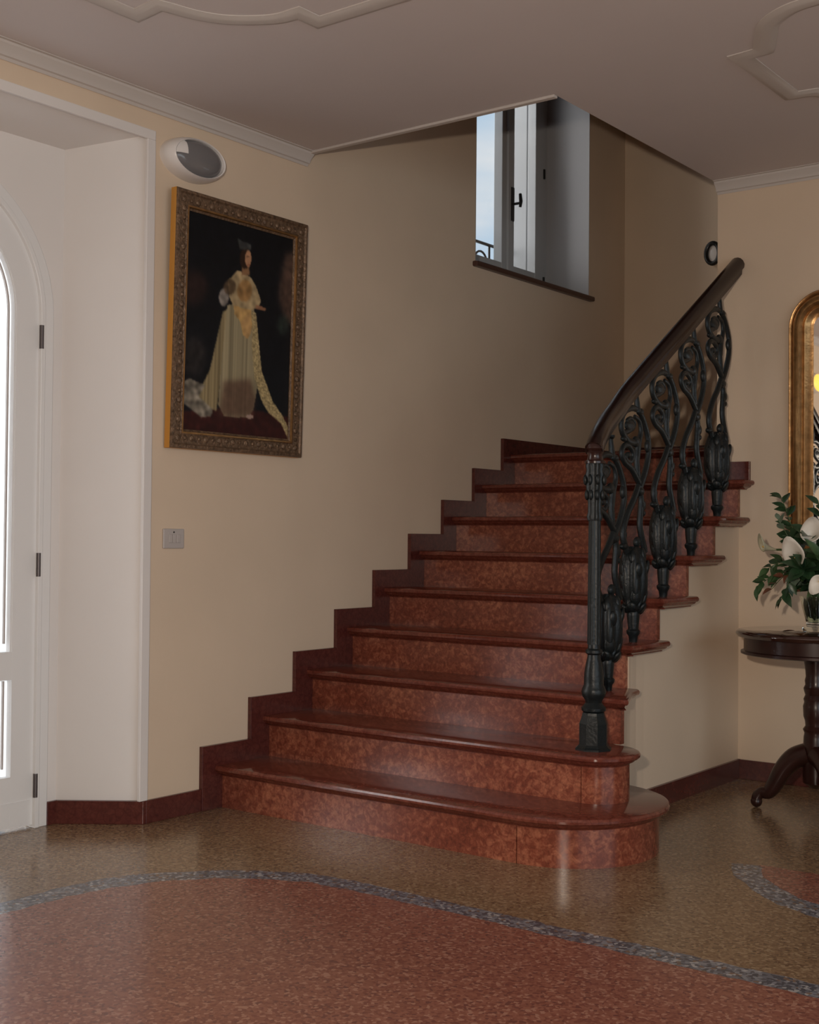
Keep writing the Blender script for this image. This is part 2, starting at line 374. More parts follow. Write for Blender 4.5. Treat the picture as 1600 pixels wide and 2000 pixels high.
def archwall(r, z0, ymin, ymax, ztop, n=40):
    pts = [(ymin, 0), (DC-r, 0)] + [(DC+r*math.cos(PI-PI*i/n), z0+r*math.sin(PI-PI*i/n)) for i in range(n+1)] + [(DC+r, 0), (ymax, 0), (ymax, ztop), (ymin, ztop)]
    return pts
b.xprism(archwall(FR, DZ, NI0, NI1, NSI), XD-0.06, XD)
struct('wall_door_niche', b, M['white'], 40)
# casing around the niche
b = MB()
b.box((-0.002, -1.160, 0.089), (0.014, -1.118, NS-0.026)); b.box((-0.002, -2.80, NS-0.026), (0.014, -1.118, NS+0.012)); b.box((-0.002, -2.80, 0.0), (0.014, -2.755, NS-0.026))
struct('trim_1', b, M['white'], None, 0.003)

# wall with the mirror, stairwell, side of the stair, rest of the room
struct('wall_back', MB().box((XH, YB, 0), (RX1+0.2, YB+0.14, 5.7)), M['wall'])
struct('wall_stairwell', MB().box((-0.0, YL, 0), (3.4, YL+0.15, 5.7)), M['wall'])
struct('wall_stairwell_end', MB().box((3.25, YB+0.14, 0), (3.4, YL, 5.7)), M['wall'])
b = MB(); b.box((0, YO-0.12, ZC+0.22), (XH, YO, 5.7)); b.box((XH, YO-0.12, ZC+0.22), (XH+0.12, YB, 5.7)); struct('wall_upper', b, M['wall'])
struct('ceiling_upper', MB().box((0, YO-0.12, 5.6), (3.4, YL+0.15, 5.7)), M['ceil'])
struct('wall_front', MB().box((0, RY0-0.15, 0), (RX1+0.2, RY0, ZC+0.2)), M['wall'])
b = MB(); b.box((RX1, RY0, 0), (RX1+0.2, -5.9, ZC+0.2)); b.box((RX1, -5.9, 0), (RX1+0.2, -0.5, 0.3)); b.box((RX1, -5.9, 2.6), (RX1+0.2, -0.5, ZC+0.2)); b.box((RX1, -0.5, 0), (RX1+0.2, YB, ZC+0.2))  # wide opening added here to let in more ambient daylight
struct('wall_right', b, M['wall'])
wp = [(1.545, -0.168), (1.53, -0.11), (1.495, -0.02), (1.455, 0.07), (1.43, 0.15), (1.415, 0.23), (1.41, 0.31), (1.41, YB)]
def wx(y):
    for (x0, y0), (x1, y1) in zip(wp, wp[1:]):
        if y <= y1: return x0+(x1-x0)*(y-y0)/(y1-y0)
    return wp[-1][0]
b = MB()
for k in range(3, 9):
    ya = max(riser(k)+0.02, -0.15); yb = min(riser(k+1)+0.02 if k < 8 else YB, YB)
    ys = sorted({ya, yb} | {y for _, y in wp if ya < y < yb})
    for u, v in zip(ys, ys[1:]):
        b.zprism([(wx(u)-0.1, u), (wx(u), u), (wx(v), v), (wx(v)-0.1, v)], 0, k*H-TT)
struct('wall_stair', b, M['wall'], 30)

# terrace outside the door
b = MB(); b.box((-12, -14, -0.1), (-0.62, 10, -0.02)); b.box((RX1+0.21, -14, -0.1), (14, 10, -0.02)); struct('terrace', b, M['paving'])

# cornices, opening bead, ceiling mouldings, skirtings
cprof = lambda s: [(0, -0.056), (0.006*s, -0.058), (0.012*s, -0.048), (0.02*s, -0.045), (0.026*s, -0.030), (0.045*s, -0.012), (0.048*s, -0.004), (0.06*s, -0.003), (0.06*s, 0.002), (0, 0.002)]
struct('trim_2', MB().sweep([(0, RY0, ZC), (0, YO+0.002, ZC)], cprof(1)), M['mould'], 25)
struct('trim_3', MB().sweep([(XH, YB, ZC), (RX1, YB, ZC)], cprof(1)), M['mould'], 25)
b = MB(); b.box((0.03, YO-0.024, ZC-0.010), (XH, YO+0.003, ZC+0.001)); struct('trim_4', b, M['mould'], None, 0.003)
mprof = [(-0.038, 0.002), (-0.038, -0.003), (-0.030, -0.005), (-0.022, -0.009), (-0.012, -0.010), (0.010, -0.010), (0.020, -0.009), (0.030, -0.005), (0.038, -0.003), (0.038, 0.002)]
def corner(p0, stepx, arc): pass
cl = [(0.57, -1.70), (0.695, -1.715)] + [(p.x, p.y) for p in crom([(0.70, -1.705, 0), (0.735, -1.585, 0), (0.80, -1.49, 0), (0.92, -1.412, 0), (1.018, -1.402, 0)], 5)][1:] + [(1.02, -1.305)]
cl2 = [(4.7-(x-0.57)+0.0, y) for x, y in cl][::-1]
cl3 = [(x, -4.2-(y+1.305)) for x, y in cl2][::-1]; cl4 = [(x, -4.2-(y+1.305)) for x, y in cl][::-1]
path = [(x, y, ZC) for x, y in cl + cl2 + cl3 + cl4]
struct('trim_5', MB().sweep(path, mprof, True, up=(0, 0, 1)), M['mould'], 25)
q = [(2.03, -0.195), (2.115, -0.205)] + [(p.x, p.y) for p in crom([(2.125, -0.22, 0), (2.175, -0.33, 0), (2.23, -0.43, 0), (2.33, -0.50, 0), (2.45, -0.515, 0)], 5)][1:] + [(2.46, -0.60)]
top = [(x, 0.05-(y-0.05)) for x, y in q]; top = [(x, 0.10-y) for x, y in q]
qq = [(8.0-x, y) for x, y in q][::-1]; tt = [(8.0-x, 0.10-y) for x, y in q]
path = [(x, y, ZC) for x, y in q + qq + tt + top[::-1]]
struct('trim_6', MB().sweep(path, mprof, True, up=(0, 0, 1)), M['mould'], 25)
SKH = 0.089
b = MB()
b.box((0, ND1, 0), (0.016, YN-0.071, SKH))
nx, ny = -(NI1-ND1), XD; L = math.hypot(nx, ny); nx, ny = nx/L*-0.016, ny/L*0.016
d = Vector((XD, NI1-ND1, 0)).normalized(); n = Vector((-d.y, d.x, 0)); n = n if n.x > 0 and n.y < 0 or n.y < 0 else -n
b.zprism([(0.016, ND1), (0, ND1), (XD, NI1), (XD+0.016, NI1-0.012), (0.016, ND1-0.016)], 0, SKH)
b.box((XD, NI1-0.05, 0), (XD+0.016, NI1, SKH))
struct('baseboard_left', b, M['skirt'], None, 0.002)
struct('baseboard_back', MB().box((1.41, YB-0.016, 0), (RX1, YB, SKH)), M['skirt'], None, 0.002)
b = MB()
for (x0, y0), (x1, y1) in zip(wp, wp[1:]): b.zprism([(x0-0.02, y0), (x0+0.014, y0), (x1+0.014, y1), (x1-0.02, y1)], 0, SKH)
struct('baseboard_stair', b, M['skirt'], 30)
struct('baseboard_right', MB().box((RX1-0.016, RY0, 0), (RX1, YB, SKH)), M['skirt'])

# ------------------------------------------------------------------ arched glazed door
b = MB()
def ring(r0, r1, n=40):
    P = [(DC-r1, 0.0)] + [(DC+r1*math.cos(PI-PI*i/n), DZ+r1*math.sin(PI-PI*i/n)) for i in range(n+1)] + [(DC+r1, 0.0)]
    Q = [(DC+r0, 0.0)] + [(DC+r0*math.cos(PI*i/n), DZ+r0*math.sin(PI*i/n)) for i in range(n+1)] + [(DC-r0, 0.0)]
    return P + Q
def ringsolid(mb, r0, r1, x0, x1, zb=0.0, n=40):
    A = [(DC-r1, zb)] + [(DC+r1*math.cos(PI-PI*i/n), DZ+r1*math.sin(PI-PI*i/n)) for i in range(n+1)] + [(DC+r1, zb)]
    B = [(DC-r0, zb)] + [(DC+r0*math.cos(PI-PI*i/n), DZ+r0*math.sin(PI-PI*i/n)) for i in range(n+1)] + [(DC+r0, zb)]
    m = len(A); V = [(x1, *p) for p in A]+[(x1, *p) for p in B]+[(x0, *p) for p in A]+[(x0, *p) for p in B]; F = []
    for i in range(m-1): F += [(i, i+1, m+i+1, m+i), (2*m+i, 3*m+i, 3*m+i+1, 2*m+i+1), (i, 2*m+i, 2*m+i+1, i+1), (m+i, m+i+1, 3*m+i+1, 3*m+i)]
    F += [(0, m, 3*m, 2*m), (m-1, 3*m-1, 4*m-1, 2*m-1)]
    mb.add(V, F)
ringsolid(b, DR+0.002, FR+0.001, XD-0.055, XD+0.012)
ringsolid(b, DR-0.004, DR+0.016, XD-0.02, XD+0.018)
door = struct('door_1', b, M['door'], 30, 0.002)
GR = 0.402; GZ0 = 0.675
b = MB()
n = 40
b.add(*(lambda: (lambda A, B: ([(XD, *p) for p in A]+[(XD, *p) for p in B]+[(XD-0.045, *p) for p in A]+[(XD-0.045, *p) for p in B],
     sum([[(i, i+1, len(A)+i+1, len(A)+i), (2*len(A)+i, 3*len(A)+i, 3*len(A)+i+1, 2*len(A)+i+1), (i, 2*len(A)+i, 2*len(A)+i+1, i+1), (len(A)+i, len(A)+i+1, 3*len(A)+i+1, 3*len(A)+i)] for i in range(len(A)-1)], [])
     + [(0, len(A), 3*len(A), 2*len(A)), (len(A)-1, 3*len(A)-1, 4*len(A)-1, 2*len(A)-1)]))(
     [(DC-DR, 0.012)]+[(DC+DR*math.cos(PI-PI*i/n), DZ+DR*math.sin(PI-PI*i/n)) for i in range(n+1)]+[(DC+DR, 0.012)],
     [(DC-GR, 0.012)]+[(DC+GR*math.cos(PI-PI*i/n), DZ-0.005+GR*math.sin(PI-PI*i/n)) for i in range(n+1)]+[(DC+GR, 0.012)]))())
b.box((XD-0.044, DC-GR, 0.57), (XD-0.0005, DC+GR, GZ0)); b.box((XD-0.044, DC-GR, 0.012), (XD-0.0005, DC+GR, 0.205))
b.box((XD+0.0002, DC-GR-0.09, 0.105), (XD+0.0025, DC+GR+0.09, 0.109))
leaf = obj('door_leaf', b, M['door'], door, 30)
P = [(DC-GR-0.01, GZ0-0.01)]+[(DC+(GR+0.01)*math.cos(PI-PI*i/n), DZ+(GR+0.01)*math.sin(PI-PI*i/n)) for i in range(n+1)]+[(DC+GR+0.01, GZ0-0.01)]
P = [(DC-GR+0.11, GZ0-0.01)]+[(DC+(GR-0.11)*math.cos(PI-PI*i/n), DZ+(GR-0.11)*math.sin(PI-PI*i/n)) for i in range(n+1)]+[(DC+GR-0.11, GZ0-0.01)]
obj('glass_pane', MB().xprism(P, XD-0.034, XD-0.030), M['pane'], leaf)
b = MB(); ringsolid(b, GR-0.11, GR+0.01, XD-0.034, XD-0.028, GZ0-0.01); obj('frosted_border', b, M['frost'], leaf)
obj('glass_pane', MB().box((XD-0.034, DC-GR+0.11, 0.195), (XD-0.030, DC+GR-0.11, 0.58)), M['pane'], leaf)
for ya_, yb_ in ((DC-GR-0.01, DC-GR+0.11), (DC+GR-0.11, DC+GR+0.01)): obj('frosted_border', MB().box((XD-0.034, ya_, 0.195), (XD-0.028, yb_, 0.58)), M['frost'], leaf)
b = MB(); ringsolid(b, GR-0.026, GR-0.019, XD-0.027, XD-0.018, GZ0+0.03); obj('grey_strip', b, M['switch'], leaf, 30)  # thin grey strip just inside the glass edge
b = MB(); ringsolid(b, GR-0.008, GR, XD-0.027, XD-0.004, GZ0); obj('glazing_bead', b, M['door'], leaf, 30)
b = MB(); b.box((XD-0.027, DC+GR-0.026, 0.235), (XD-0.018, DC+GR-0.019, 0.565)); obj('grey_strip', b, M['switch'], leaf)
for z in (1.873, 1.001, 0.161): obj('hinge', MB().lathe([(-0.045, 0.009), (0.045, 0.009)], (XD+0.012, DC+DR+0.001, z), 12), M['hinge'], door, 40)

# ------------------------------------------------------------------ stair window
XW = -0.30
b = MB()
b.box((XW-0.07, WY0, WZ0), (XW, WY0+0.05, WZ1)); b.box((XW-0.07, 2.299, WZ0), (XW, WY1, WZ1)); b.box((XW-0.07, WY0+0.05, WZ0), (XW, 2.299, WZ0+0.033)); b.box((XW-0.07, WY0+0.05, WZ1-0.048), (XW, 2.299, WZ1))
b.box((-0.6, WY0, WZ0), (XW-0.07, WY0+0.10, WZ1)); b.box((-0.6, 2.215, WZ0), (XW-0.07, WY1, WZ1)); b.box((-0.62, WY0+0.1, WZ0), (XW-0.07, 2.215, WZ0+0.06))
win = struct('window_1', b, M['winpaint'], None, 0.003)
b = MB(); b.box((XW-0.01, WY1-0.004, WZ0), (-0.0005, WY1+0.004, WZ1)); b.box((XW-0.01, WY0-0.004, WZ0), (-0.0005, WY0+0.004, WZ1)); b.box((XW-0.01, WY0, WZ1-0.004), (-0.0005, WY1, WZ1+0.004))
struct('trim_7', b, M['reveal'])
for s, (ya, yb_) in enumerate(((WY0+0.05, 1.894), (1.898, 2.297))):
    b = MB(); st = 0.066 if s == 0 else 0.095; sl = 0.095 if s == 0 else 0.062
    b.box((XW-0.055, ya, 2.61), (XW+0.004, ya+sl, 4.05)); b.box((XW-0.055, yb_-st, 2.61), (XW+0.004, yb_, 4.05))
    b.box((XW-0.055, ya+sl, 2.61), (XW+0.002, yb_-st, 2.742)); b.box((XW-0.055, ya+sl, 3.95), (XW+0.002, yb_-st, 4.05))
    if s == 0: b.box((XW+0.004, 1.872, 2.615), (XW+0.020, 1.915, 4.045))
    sash = obj('sash', b, M['winpaint'], win, None, 0.003)
    obj('pane', MB().box((XW-0.036, ya+sl-0.01, 2.735), (XW-0.031, yb_-st+0.01, 3.96)), M['pane'], sash)
hb = obj('handle', MB().box((XW+0.016, 1.900, 3.0), (XW+0.026, 1.928, 3.2)).tube([(XW+0.02, 1.914, 3.1), (XW+0.075, 1.914, 3.1)], 0.008).tube([(XW+0.075, 1.914, 3.075), (XW+0.08, 1.914, 3.11), (XW+0.075, 1.914, 3.155)], [0.008, 0.011, 0.009]), M['black'], win, 40)
for z in (3.37, 2.70): obj('hinge', MB().lathe([(-0.03, 0.008), (0.03, 0.008)], (XW+0.006, 2.297, z), 10), M['black'], win, 40)
b = MB(); b.box((XW, WY0-0.025, 2.556), (0.032, WY1+0.023, 2.585)); b2 = obj('window_sill', b, M['sill'], win, None, 0.008)
obj('glow_blocker', MB().box((-1.35, 1.07, 2.6), (-0.60, 1.11, 4.1)), M['white'], win)  # unseen panel added to keep the sky glow off the window reveal
g = thing('window_guard', 'low dark iron guard rail with scrolls outside the stair window', 'guard rail', (-0.5, 1.7, 2.64))
b = MB(); b.tube([(-0.5, 1.21, 2.90), (-0.5, 2.22, 2.90)], 0.010); b.tube([(-0.5, 1.21, 2.665), (-0.5, 2.22, 2.665)], 0.010)
b.tube([(-0.5, 1.30, 2.64), (-0.5, 1.30, 2.90)], 0.007); b.tube([(-0.5, 1.62, 2.64), (-0.5, 1.62, 2.90)], 0.007); b.tube([(-0.5, 2.0, 2.64), (-0.5, 2.0, 2.90)], 0.007)
obj('rail', b, M['black'], g, 40)
def spiral(cy, cz, r, turns, s, ph): return [(-0.5, cy+s*(r*(1-t*0.75))*math.cos(ph+turns*2*PI*t), cz+(r*(1-t*0.75))*math.sin(ph+turns*2*PI*t)) for t in [i/28 for i in range(29)]]
for cy, s in ((1.46, 1), (1.76, -1), (1.90, 1), (2.12, -1)): obj('scroll', MB().tube(spiral(cy, 2.78, 0.09, 1.5, s, -PI/2), 0.007, 6), M['black'], g, 60)

# ------------------------------------------------------------------ staircase
stair = thing('staircase', 'red marble staircase with rounded bottom steps climbing along the cream wall', 'staircase')
PROF = [(0.0, 0.72), (0.003, 0.90), (0.010, 1.0), (0.018, 0.98), (0.024, 0.84), (0.0255, 0.66), (0.029, 0.62), (0.034, 0.50), (0.038, 0.26), (0.042, 0.12), (TT, 0.10)]
def tread(k, outline):
    """outline: (x, y, nx, ny); the normals carry the overhang."""
    n = len(outline); V = []; F = []
    for dz, f in PROF:
        for x, y, nx, ny in outline: V.append((x-nx*(1-f), y-ny*(1-f), k*H-dz))
    m = len(PROF)
    for j in range(m-1):
        for i in range(n): F.append((j*n+i, (j+1)*n+i, (j+1)*n+(i+1) % n, j*n+(i+1) % n))
    F.append(list(range(n))); F.append([(m-1)*n+i for i in range(n)][::-1])
    return obj('tread', MB().add(V, F), M['tread'], stair, 32)
OV = 0.042
XL = 0.0205
def arc(cx, cy, r, a0, a1, n): return [(cx+r*math.cos(a), cy+r*math.sin(a), OV*math.cos(a), OV*math.sin(a)) for a in [a0+(a1-a0)*i/n for i in range(n+1)]]
C1 = (1.45, -0.39, 0.375); C2 = (1.545, -0.33, 0.158)
tread(1, [(XL, riser(2)+0.02, 0, 0), (XL, nose(1), 0, -OV)] + arc(*C1, -PI/2, PI/2, 40) + [(1.40, -0.02, 0, 0), (1.40, riser(2)+0.02, 0, 0)])
tread(2, [(XL, riser(3)+0.02, 0, 0), (XL, nose(2), 0, -OV)] + arc(C2[0], C2[1], C2[2], -PI/2, PI/2, 30) + [(1.5, riser(3)+0.02, 0, 0)])
x3 = 1.557+0.045
tread(3, [(XL, riser(4)+0.02, 0, 0), (XL, nose(3), 0, -OV), (x3-0.02, nose(3), 0, -OV), (x3-0.006, nose(3)+0.005, OV*0.7, -OV*0.7), (x3, nose(3)+0.018, OV, -OV*0.1), (1.555, nose(3)+0.13, OV*0.95, 0.01), (1.507, nose(3)+0.24, OV*0.95, 0.01), (1.488, riser(4)+0.012, OV, 0), (1.40, riser(4)+0.012, 0, 0), (1.40, riser(4)+0.02, 0, 0)])
for k in range(4, 9):
    xr = 1.486; yb = riser(k+1)+0.012
    tread(k, [(XL, yb, 0, 0), (XL, nose(k), 0, -OV), (xr-0.018, nose(k), 0, -OV), (xr-0.005, nose(k)+0.005, OV*0.7, -OV*0.7), (xr, nose(k)+0.018, OV, 0), (xr, min(yb, YB+0.02), OV, 0), (1.28, min(yb, YB+0.02), 0, 0), (1.28, yb, 0, 0)])
o = tread(9, [(XL, YL-0.02, 0, 0), (XL, nose(9), 0, -OV), (1.29, nose(9), 0, -OV), (1.29, nose(9)+0.02, 0, 0), (3.2, nose(9)+0.02, 0, 0), (3.2, YL-0.02, 0, 0)]); o.name = 'landing'
for k in range(1, 10):
    xr = {1: 1.45, 2: 1.545, 3: 1.557, 9: 1.29}.get(k, 1.43)
    obj('riser', MB().box((XL, riser(k), (k-1)*H), (xr, riser(k)+0.028, k*H-TT)), M['riser'], stair)
def rend(cx, cy, r, z0, z1, a1):
    A = [(cx+r*math.cos(a), cy+r*math.sin(a)) for a in [-PI/2+(a1+PI/2)*i/40 for i in range(41)]]
    B = [(cx+(r-0.028)*math.cos(a), cy+(r-0.028)*math.sin(a)) for a in [-PI/2+(a1+PI/2)*i/40 for i in range(41)]]
    return MB().zprism(A+B[::-1], z0, z1)
obj('riser_end', rend(C1[0]+0.004, C1[1], C1[1]-riser(1), 0, H-TT, PI/2), M['riser'], stair, 30)
obj('riser_end', rend(C2[0]+0.003, C2[1], C2[1]-riser(2), H, 2*H-TT, PI/2), M['riser'], stair, 30)
b = MB()
ks = 0.085
poly = [(YN-0.071, 0.0)]
for k in range(1, 9): poly += [(YN-0.071+(k-1)*G, k*H+ks), (YN-0.071+k*G, k*H+ks)]
poly += [(YN-0.071+8*G, 9*H+ks), (YL-0.001, 9*H+ks), (YL-0.001, 9*H-0.4)]
for k in range(8, 0, -1): poly += [(YN+0.05+k*G, k*H-0.1)]
poly += [(YN+0.05, 0)]
obj('wall_skirting', b.xprism(poly, 0.0005, 0.02), M['skirt'], stair, None, 0.0015)
b = MB(); b.box((0.021, YL-0.018, 9*H), (3.2, YL-0.001, 9*H+ks+0.03)); obj('landing_skirting', b, M['skirt'], stair)
b = MB(); b.box((XH-0.016, YB-0.02, 8*H), (1.468, YB-0.001, 8*H+0.088)); obj('end_skirting', b, M['skirt'], stair, None, 0.0015)

# ------------------------------------------------------------------ stair railing
NX, NY = 1.531, -0.33
rail = thing('stair_railing', 'dark green cast iron railing with wooden handrail on the open side of the stair', 'railing', (NX, NY, 2*H))
z0 = 2*H
b = MB(); b.lathe([(0, 0.068), (0.006, 0.068), (0.012, 0.060), (0.02, 0.0535), (0.075, 0.0535), (0.095, 0.0535), (0.125, 0.043), (0.135, 0.041)], (NX, NY, z0), 8)
newel = obj('newel_post', b, M['iron'], rail)
P = [(0.135, 0.036), (0.142, 0.044), (0.152, 0.045), (0.160, 0.038), (0.17, 0.030), (0.18, 0.032), (0.195, 0.042), (0.21, 0.0455), (0.222, 0.042), (0.235, 0.036), (0.25, 0.036), (0.275, 0.035), (0.31, 0.030), (0.335, 0.024), (0.345, 0.023), (0.352, 0.031), (0.362, 0.031), (0.368, 0.023), (0.385, 0.022)]
obj('turned_base', MB().lathe(P, (NX, NY, z0), 24), M['iron'], newel, 40)
obj('fluted_shaft', MB().lathe([(0.383, 0.0235), (0.60, 0.0225), (0.80, 0.0215), (0.84, 0.021)], (NX, NY, z0), 48, 10, 0.07), M['iron'], newel, 60)
b = MB(); b.lathe([(0.835, 0.024), (0.85, 0.028), (0.865, 0.024), (0.90, 0.024), (0.95, 0.03), (1.0, 0.034), (1.02, 0.03), (1.035, 0.033), (1.05, 0.03)], (NX, NY, z0), 40, 8, 0.10)
for i in range(8):
    a = 2*PI*i/8
    for zz, rr in ((0.93, 0.030), (0.985, 0.036)): b.ell((NX+rr*math.cos(a), NY+rr*math.sin(a), z0+zz), (0.009, 0.009, 0.02), 8, 6)
obj('leafy_capital', b, M['iron'], newel, 60)
obj('wooden_cap', MB().lathe([(1.045, 0.038), (1.053, 0.038), (1.058, 0.030), (1.075, 0.026), (1.085, 0.031), (1.092, 0.026), (1.10, 0.032), (1.112, 0.030), (1.12, 0.026)], (NX, NY, z0), 28), M['wood'], newel, 40)
# handrail
rp_ = [(1.40, YB-0.001, 2.424), (1.40, 0.95, 2.212), (1.40, 0.55, 1.956), (1.40, 0.30, 1.795), (1.404, 0.16, 1.707), (1.428, 0.02, 1.628), (1.462, -0.12, 1.562), (1.498, -0.235, 1.508), (1.522, -0.308, 1.466)]
hp = [(-0.020, -0.040), (-0.022, -0.018), (-0.031, -0.014), (-0.034, 0.002), (-0.030, 0.020), (-0.020, 0.032), (-0.008, 0.037), (0.008, 0.037), (0.020, 0.032), (0.030, 0.020), (0.034, 0.002), (0.031, -0.014), (0.022, -0.018), (0.020, -0.040)]
obj('handrail', MB().sweep(crom(rp_, 8)+[Vector((1.530, -0.338, 1.442))], hp), M['rail'], rail, 45)
# balusters: flat scrolled castings in the plane of the flight
def uv(x, y): return Vector((0, (x-440)*0.00131, (1930-y)*0.000553))
def strand(mb, pts, r0, r1=None, k=7):
    c = crom([uv(*p) for p in pts], k); r1 = r0 if r1 is None else r1; m = len(c)
    mb.tube(c, [r0+(r1-r0)*i/(m-1) for i in range(m)], 8, flat=(1, 0, 0))
v = lambda y: (1930-y)*0.000553
bs = MB()
bs.lathe([(0, 0.016), (v(1885), 0.019), (v(1865), 0.027), (v(1845), 0.028), (v(1832), 0.021), (v(1780), 0.024), (v(1730), 0.026), (v(1700), 0.027), (v(1690), 0.022)], (0, 0, 0), 16)
bal = obj('baluster', bs, M['iron'], rail, 45, local=True)
def bsub(name, mb, sm=60):
    o = obj(name, mb, M['iron'], None, sm, local=True); o.parent = bal; return o
b = MB()
body = [(1705, 0.024), (1690, 0.040), (1676, 0.046), (1655, 0.036), (1610, 0.044), (1560, 0.052), (1490, 0.058), (1420, 0.058), (1350, 0.056), (1290, 0.048), (1240, 0.036), (1215, 0.020)]
b.lathe([(v(y), r) for y, r in body], (0, 0, 0), 42, 7, 0.10, sx=0.92, sy=1.1)
LR = random.Random(5)
def leafell(mb, zz, rr, a, th, wd, ht, tilt):
    t_ = MB().ell((0, 0, 0), (th, wd, ht), 10, 7); M3 = Matrix.Rotation(a, 3, 'Z') @ Matrix.Rotation(tilt, 3, 'Y')
    mb.add([Vector((0.92*rr*math.cos(a), 1.1*rr*math.sin(a), zz))+M3 @ Vector(p) for p in t_.v], t_.f)
for zz, rr, nl_, ph, th, wd, ht, tl in ((1672, 0.040, 6, 0.0, 0.011, 0.017, 0.024, 0.5), (1590, 0.043, 5, 0.5, 0.013, 0.021, 0.038, 0.25), (1490, 0.050, 6, 0.1, 0.013, 0.020, 0.045, 0.15), (1390, 0.051, 5, 0.6, 0.014, 0.021, 0.042, 0.12), (1290, 0.042, 5, 0.2, 0.012, 0.017, 0.036, -0.2)):
    for i in range(nl_): leafell(b, v(zz+LR.uniform(-12, 12)), rr, 2*PI*i/nl_+ph+LR.uniform(-0.15, 0.15), th, wd*LR.uniform(0.8, 1.2), ht*LR.uniform(0.85, 1.2), tl+LR.uniform(-0.15, 0.15))
bsub('leaf_body', b)
b = MB()
strand(b, [(395, 1260), (368, 1130), (394, 985), (440, 860), (470, 760)], 0.017, 0.016)
strand(b, [(515, 1260), (482, 1080), (484, 960), (488, 860), (474, 760)], 0.017, 0.016)
for x, y, e_ in ((494, 905, (0.014, 0.024, 0.026)), (478, 800, (0.016, 0.034, 0.022)), (372, 1215, (0.014, 0.030, 0.014)), (462, 1185, (0.014, 0.024, 0.024)), (500, 965, (0.011, 0.016, 0.014)), (375, 1130, (0.011, 0.018, 0.022))): b.ell(uv(x, y), e_)
bsub('waist', b)
b = MB()
strand(b, [(474, 790), (512, 660), (536, 520), (533, 390), (498, 250), (462, 180)], 0.017, 0.014)
strand(b, [(474, 740), (425, 640), (378, 592), (357, 535), (368, 480), (398, 462), (426, 500), (430, 550), (412, 588), (388, 572), (386, 540), (402, 532)], 0.016, 0.010)
strand(b, [(464, 700), (456, 560), (458, 450), (402, 434), (362, 375), (353, 300), (372, 225), (420, 182), (462, 186)], 0.017, 0.013)
strand(b, [(458, 560), (470, 440), (484, 350), (472, 270), (440, 240)], 0.017, 0.009); strand(b, [(362, 380), (410, 350), (440, 300), (420, 262), (392, 278), (396, 312)], 0.013, 0.008)
b.ell(uv(410, 316), (0.010, 0.046, 0.026)); b.ell(uv(452, 430), (0.013, 0.030, 0.024)); b.ell(uv(402, 536), (0.011, 0.022, 0.014)); b.ell(uv(372, 420), (0.011, 0.024, 0.012)); b.ell(uv(478, 200), (0.013, 0.026, 0.016)); b.ell(uv(530, 450), (0.012, 0.018, 0.03))
bsub('scroll', b)
b = MB(); strand(b, [(462, 200), (456, 130), (452, 80), (452, 40)], 0.017, 0.010); b.lathe([(v(60), 0.010), (v(45), 0.016), (v(30), 0.016)], (0, uv(452, 0).y, 0), 12); bsub('top_stem', b)
for i, (x, y, zz, sc) in enumerate(((1.412, -0.005, 3*H, 0.955), (1.40, 0.232, 4*H, 0.985), (1.40, 0.503, 5*H, 0.985), (1.40, 0.775, 6*H, 0.985), (1.40, 1.052, 7*H, 0.985))):
    if i == 0: r = bal
    else:
        r = bal.copy(); COL.objects.link(r); r.parent = rail
        for ch in list(bal.children):
            c = ch.copy(); COL.objects.link(c); c.parent = r
    r.location = Vector((x, y, zz)) - rail.location
    r.scale = (1, 1, sc)

# ------------------------------------------------------------------ portrait
pic = thing('framed_portrait', 'large gilt framed painting of a standing woman in a long cream gown', 'painting', (0, -0.668, 1.46))
PY0, PY1, PZ0, PZ1 = -1.052, -0.284, 1.463, 2.490
FW = 0.078
pm = MB()
def tiltx(z): return 0.008 + (z-PZ0)*0.024
fp = [(0.0, 0.0), (0.0, 0.030), (0.004, 0.038), (0.014, 0.040), (0.020, 0.034), (0.026, 0.035), (0.055, 0.030), (0.060, 0.033), (0.067, 0.033), (0.070, 0.026), (FW, 0.022), (FW, 0.0)]
cor = [(PY0, PZ0), (PY1, PZ0), (PY1, PZ1), (PY0, PZ1)]; dirs = [(1, 1), (-1, 1), (-1, -1), (1, -1)]
V = []; F = []; m = len(fp)
for (y, z), (dy, dz) in zip(cor, dirs):
    for d_, hgt in fp:
        zz = z+dz*d_; V.append((tiltx(zz)+hgt, y+dy*d_, zz))
for c in range(4):
    for j in range(m): F.append((c*m+j, c*m+(j+1) % m, ((c+1) % 4)*m+(j+1) % m, ((c+1) % 4)*m+j))
mi = []
for c in range(4):
    for j in range(m): mi.append(1 if (j == 0) else (2 if j in (7, 8) else 0))
pm.v = V; pm.f = F; pm.mi = mi
fr = obj('frame', pm, [M['bronze'], M['goldside'], M['gold']], pic, 35)
b = MB()
R = random.Random(3)
for y0_, z0_, y1_, z1_, nn in ((PY0+0.042, PZ0+0.02, PY0+0.042, PZ1-0.02, 26), (PY1-0.042, PZ0+0.02, PY1-0.042, PZ1-0.02, 26), (PY0+0.02, PZ0+0.042, PY1-0.02, PZ0+0.042, 19), (PY0+0.02, PZ1-0.042, PY1-0.02, PZ1-0.042, 19)):
    for i in range(nn):
        t = (i+0.5)/nn; y = y0_+(y1_-y0_)*t; z = z0_+(z1_-z0_)*t; s_ = 0.009 if i % 2 else 0.013
        b.ell((tiltx(z)+0.033, y, z), (0.006, s_, s_), 8, 5)
obj('carving', b, M['bronze'], fr, 60)
W_, H_ = 150, 210
yy, xx = np.mgrid[0:H_, 0:W_]; U = (xx/(W_-1)); Vv = 1-yy/(H_-1)
ZX = 40+U*780; ZY = (95+230*U)+(1-Vv)*((1800+70*U)-(95+230*U))
